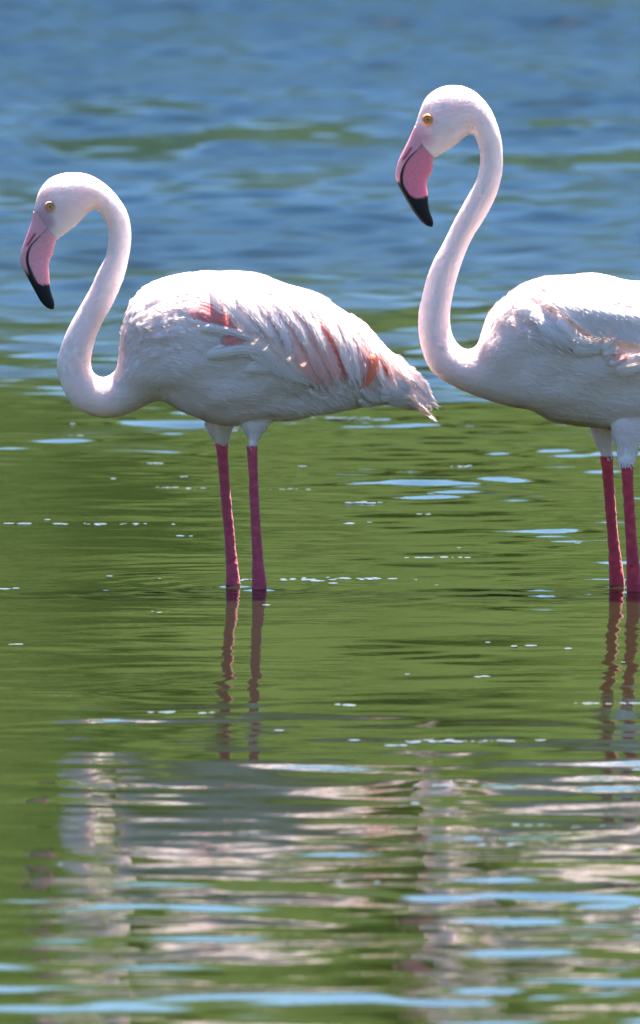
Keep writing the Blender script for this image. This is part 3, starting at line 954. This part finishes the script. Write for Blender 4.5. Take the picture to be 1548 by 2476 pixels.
feathers_left = [
    # coral under-coverts glowing through the gaps
    F(c3, [(365, 212), (450, 250), (555, 296)], 50, M_CORAL, lift=0.006, tilt=0.0, camber=0.003),
    F(c3, [(385, 225), (460, 258), (525, 284)], 26, M_CORAL, lift=0.0075, tilt=0.0, camber=0.003),
    F(c3, [(505, 372), (560, 348), (620, 345)], 24, M_CORAL, lift=0.005, tilt=0.0, camber=0.0015),
    F(c3, [(690, 446), (735, 436), (785, 470)], 28, M_CORAL, lift=0.007, tilt=0.0, camber=0.0015),
    F(cW, [(860, 500), (990, 640), (1090, 830), (1190, 1050)], 26, M_CORAL, lift=0.0045, tilt=0.0, camber=0.002),
    F(cW, [(1420, 820), (1475, 940), (1450, 1060), (1390, 1120)], 22, M_ORANGE, lift=0.0145, tilt=0.0, camber=0.001),
    F(cW, [(1330, 760), (1400, 900), (1400, 1040)], 20, M_CORAL, lift=0.0125, tilt=0.0, camber=0.001),
    F(cW, [(1500, 800), (1590, 940), (1650, 1040)], 18, M_ORANGE, lift=0.006, tilt=0.0, camber=0.002),
    # flank feathers below the gaps
    F(c3, [(385, 298), (470, 304), (560, 320), (640, 352)], 26, lift=0.004, tilt=0.0, camber=0.007, tip=6),
    F(c3, [(430, 432), (530, 402), (620, 395), (720, 420)], 40, lift=0.001, tilt=0.0, camber=0.008, tip=6),
    F(c3, [(600, 500), (690, 472), (780, 485), (860, 530)], 40, lift=0.001, tilt=0.0, camber=0.006, tip=6),
    F(c3, [(360, 262), (450, 290), (540, 300)], 16, lift=0.005, tilt=0.001, camber=0.003, tip=3),
    # long scapulars and tertials, lowest first
    F(cW, [(-330, 130), (-120, 300), (80, 520), (270, 720), (470, 860), (660, 1010), (840, 1090)], 46, lift=0.006, tilt=0.0016),
    F(cW, [(-60, 250), (130, 430), (330, 650), (560, 870), (760, 1030), (900, 1100)], 42, lift=0.0075, tilt=0.0016),
    F(cW, [(160, 270), (370, 470), (540, 690), (720, 900), (900, 1090)], 40, lift=0.009, tilt=0.0016),
    F(cW, [(330, 270), (530, 470), (690, 700), (830, 930), (960, 1110)], 40, M_FEATHER_PINK, lift=0.0105, tilt=0.0016),
    F(cW, [(470, 290), (680, 500), (840, 720), (950, 930), (1040, 1110)], 38, M_FEATHER_PINK, lift=0.012, tilt=0.0016),
    F(cW, [(600, 300), (800, 500), (950, 710), (1060, 920), (1140, 1080)], 36, M_FEATHER_PINK, lift=0.0125, tilt=0.0016),
    F(cW, [(820, 330), (1010, 520), (1140, 730), (1230, 930), (1290, 1090)], 34, lift=0.012, tilt=0.0016),
    F(cW, [(950, 380), (1130, 560), (1250, 760), (1310, 940), (1340, 1090)], 32, lift=0.0125, tilt=0.0016),
    F(cW, [(1040, 410), (1230, 600), (1350, 800), (1400, 960), (1400, 1080)], 30, M_FEATHER_PINK, lift=0.0125, tilt=0.0016),
    F(cW, [(1130, 430), (1330, 640), (1470, 850), (1540, 1010), (1570, 1110)], 28, lift=0.0115, tilt=0.0014),
    F(cW, [(1220, 470), (1420, 690), (1580, 900), (1690, 1100)], 28, M_FEATHER_PINK, lift=0.010, tilt=0.0014),
    F(cW, [(1300, 540), (1500, 760), (1700, 970), (1880, 1150)], 26, lift=0.008, tilt=0.0014),
    # shorter coverts over them
    F(cW, [(-150, 180), (60, 330), (230, 490), (370, 620)], 34, lift=0.012, tilt=0.0016),
    F(cW, [(60, 220), (270, 400), (420, 560), (500, 670)], 32, lift=0.0135, tilt=0.0016),
    F(cW, [(260, 230), (460, 410), (590, 620), (670, 800)], 30, lift=0.015, tilt=0.0016),
    F(cW, [(400, 250), (600, 420), (740, 600), (820, 760)], 30, lift=0.0155, tilt=0.0016),
    F(cW, [(560, 290), (760, 450), (900, 620), (980, 780)], 28, lift=0.0155, tilt=0.0016),
    F(cW, [(720, 300), (900, 450), (1020, 600), (1090, 720)], 28, lift=0.0155, tilt=0.0016),
    # tail
    F(c3, [(1200, 470), (1290, 540), (1370, 605), (1444, 655)], 32, lift=0.003, tilt=0.001, tip=5),
    F(c3, [(1180, 500), (1280, 580), (1370, 640), (1438, 690)], 28, lift=0.005, tilt=0.001, tip=5),
    F(c3, [(1240, 420), (1320, 500), (1395, 570), (1440, 630)], 26, lift=0.002, tilt=0.001, tip=5),
    F(c3, [(1220, 590), (1300, 625), (1370, 650), (1420, 678)], 26, M_FEATHER_WHITE, lift=0.004, tilt=0.001, tip=5),
    F(c3, [(1230, 620), (1290, 640), (1345, 658)], 18, lift=0.004, tilt=0.001, tip=6),
]
for i in range(26):   # fluffy vent tufts under the wing tips
    x = random.uniform(850, 1290); y = 600 - 0.05 * (x - 850) + random.uniform(-45, 40)
    a_ = random.uniform(-0.5, 0.7); ln = random.uniform(40, 75)
    feathers_left.append(F(c3, [(x, y), (x + ln * .5 * math.cos(a_), y + ln * .5 * math.sin(a_) + 4), (x + ln * math.cos(a_), y + ln * math.sin(a_) - random.uniform(-8, 8))], random.uniform(14, 26),
                           lift=random.uniform(0.001, 0.004), tilt=random.uniform(-.001, .002), camber=random.uniform(.002, .005), tip=3, fray=0.25))

feathers_right = [
    F(cV, [(1000, 760), (1150, 800), (1330, 850)], 24, M_FEATHER_PINK, lift=0.003, tilt=0, camber=0.002),
    F(cV, [(520, 420), (640, 500), (760, 620)], 18, M_FEATHER_PINK, lift=0.003, tilt=0, camber=0.003),
    # ruffled coverts along the folded wing's leading edge
    F(cV, [(-60, 150), (120, 240), (300, 330), (480, 450)], 44, lift=0.004, camber=0.0035, fray=.06),
    F(cV, [(60, 200), (240, 330), (380, 450), (520, 560)], 36, lift=0.006, camber=0.0035, fray=.06),
    F(cV, [(180, 300), (330, 430), (470, 540), (620, 620)], 34, lift=0.007, camber=0.0035, fray=.06),
    F(cV, [(330, 420), (470, 520), (620, 590), (760, 640)], 30, lift=0.007, camber=0.0035, fray=.06),
    F(cV, [(420, 300), (560, 440), (700, 560), (860, 620)], 30, M_FEATHER_WHITE, lift=0.009, camber=0.0035, fray=.06),
    F(cV, [(600, 560), (740, 650), (880, 640), (1030, 560)], 34, lift=0.008, camber=0.0035, fray=.06),
    F(cV, [(640, 640), (800, 690), (930, 670), (1040, 620)], 26, M_FEATHER_WHITE, lift=0.006, camber=0.0035, fray=.06),
    F(cV, [(960, 740), (1020, 680), (1120, 600), (1240, 555)], 24, lift=0.009, camber=0.0035, fray=.05),
    F(cV, [(1010, 780), (1090, 730), (1160, 670)], 18, M_FEATHER_WHITE, lift=0.008, camber=0.0035, fray=.05),
    F(cV, [(1100, 930), (1250, 900), (1400, 830), (1600, 760)], 26, lift=0.008, camber=0.0035, fray=.06),
    F(cV, [(1120, 960), (1300, 950), (1480, 900), (1700, 880)], 24, lift=0.006, camber=0.0035, fray=.06),
    F(cV, [(1060, 880), (1180, 860), (1320, 800)], 16, M_FEATHER_PINK, lift=0.007, camber=0.004, fray=.06),
]
for i in range(15):   # long scapulars falling over the wing
    x = 480 + i * 95; y = 120 + i * 14
    feathers_right.append(F(cV, [(x - 260, y - 60), (x, y + 70), (x + 260, y + 230 + i * 4), (x + 480 + i * 8, y + 400 + i * 12)], 34 - (i % 3) * 3,
                            M_FEATHER_WHITE, lift=0.013 + 0.0006 * i, tilt=0.003, camber=0.003, fray=.04))
for i in range(9):
    x = 1900 + i * 150; y = 420 + i * 95
    feathers_right.append(F(cV, [(x - 300, y - 180), (x, y + 60), (x + 230, y + 330), (x + 400, y + 560)], 34, lift=0.012, tilt=0.003))
for i in range(4):
    feathers_right.append(F(c4, [(2150, 640 + 60 * i), (2260, 740 + 50 * i), (2380, 850 + 35 * i)], 24, lift=0.003, tip=8))

PINK = (0.70, 0.36, 0.42)
left = dict(y0=0.0, seed=3, sil=SIL_LEFT, legs=LEG_LEFT, bill=BILL_LEFT, eye=cA((603, 505)), ring_mat=M_RING_PINK,
            label='shorter flamingo with lowered head, coral wing patches and whole body with tail in view',
            leg_col=(0.50, 0.062, 0.10), down=75000, belly_z=float(ray_to_plane(500, 1000, 0)[2]),
            shoulder=(375, 775, 70, 75), fluff=[(780, 955, 110, 35), (900, 950, 90, 30), (1000, 945, 60, 30)],
            blush=[(*cA((480, 330)), 22, .45, (.80, .55, .50)), (300, 920, 90, .22, (.84, .62, .58)), (340, 760, 60, .2, (.84, .64, .60)), (600, 900, 160, .12, (.7, .6, .6))],
            skin=[(*cA((500, 700)), 30, .95, PINK), (*cA((420, 620)), 16, .8, PINK), (*cA((600, 780)), 20, .6, PINK), (*cA((480, 540)), 17, .55, (.72, .36, .36)), (*cA((600, 560)), 13, .5, (.72, .36, .36))],
            feathers=feathers_left)
right = dict(y0=-0.012, seed=9, sil=SIL_RIGHT, legs=LEG_RIGHT, bill=BILL_RIGHT, eye=cB((618, 568)), ring_mat=M_RING_ORANGE,
             label='taller flamingo with orange-rimmed eye, ruffled wing and bright crimson legs',
             leg_col=(0.52, 0.042, 0.062), down=82000, belly_z=float(ray_to_plane(1450, 1032, 0)[2]),
             shoulder=(1290, 760, 60, 45), fluff=[(1330, 800, 60, 30)],
             blush=[(1130, 830, 60, .2, (.84, .62, .56)), (1230, 720, 80, .15, (.84, .66, .62)), (*cB((620, 640)), 14, .5, (.82, .40, .25))],
             skin=[(*cB((520, 830)), 28, .95, PINK), (*cB((640, 900)), 24, .55, (.68, .30, .38)), (*cB((480, 720)), 17, .6, PINK), (*cB((612, 575)), 16, .6, (.80, .42, .30))],
             feathers=feathers_right)
build_bird(left)
build_bird(right)

# ------------------------------------------------------------------ flecks of bubbles drifting on the calm water
def build_flecks():
    r = np.random.default_rng(17)
    V, T = [], []
    na = 8
    def dome(x, y, rad, rady, h):
        b = len(V)
        for fr, fz in ((1.0, -0.15), (0.8, 0.55), (0.42, 0.9)):
            for k in range(na):
                a = 2 * math.pi * k / na
                V.append((x + rad * fr * math.cos(a), y + rady * fr * math.sin(a), h * fz))
        V.append((x, y, h))
        for i in range(2):
            for k in range(na):
                p, q = b + i * na + k, b + i * na + (k + 1) % na
                T.append((p, q, q + na)); T.append((p, q + na, p + na))
        for k in range(na):
            T.append((b + 2 * na + k, b + 2 * na + (k + 1) % na, b + 3 * na))
    for i in range(120):
        y = -4.2 + 8.6 * r.beta(1.3, 1.5); x = r.uniform(-0.75, 0.75)
        big = r.uniform() ** 3
        lx = 0.004 + 0.045 * big; ly = 0.003 + 0.006 * big
        for k in range(int(1 + 22 * big)):
            rad = r.uniform(0.0015, 0.0045)
            dome(x + r.normal(0, lx), y + r.normal(0, ly), rad * r.uniform(1.0, 2.4), rad * 3.0, rad * r.uniform(0.06, 0.16))
    m, n, l, b = new_mat('bubble_film')
    nz = mapped_noise(n, l, 'Object', (1, 1, 1), 60, 2)
    cr = n.new('ShaderNodeValToRGB')
    cr.color_ramp.elements[0].color = (0.04, 0.05, 0.05, 1); cr.color_ramp.elements[1].color = (0.13, 0.15, 0.16, 1)
    l.new(nz.outputs['Fac'], cr.inputs['Fac']); l.new(cr.outputs[0], b.inputs['Base Color'])
    b.inputs['Roughness'].default_value = 0.2; b.inputs['IOR'].default_value = 1.33
    o = big_mesh('foam', V, tris=T, mat=m)
    o['kind'] = 'stuff'
    o['label'] = 'small pale flecks of foam drifting on the green water'
    o['category'] = 'foam'
build_flecks()
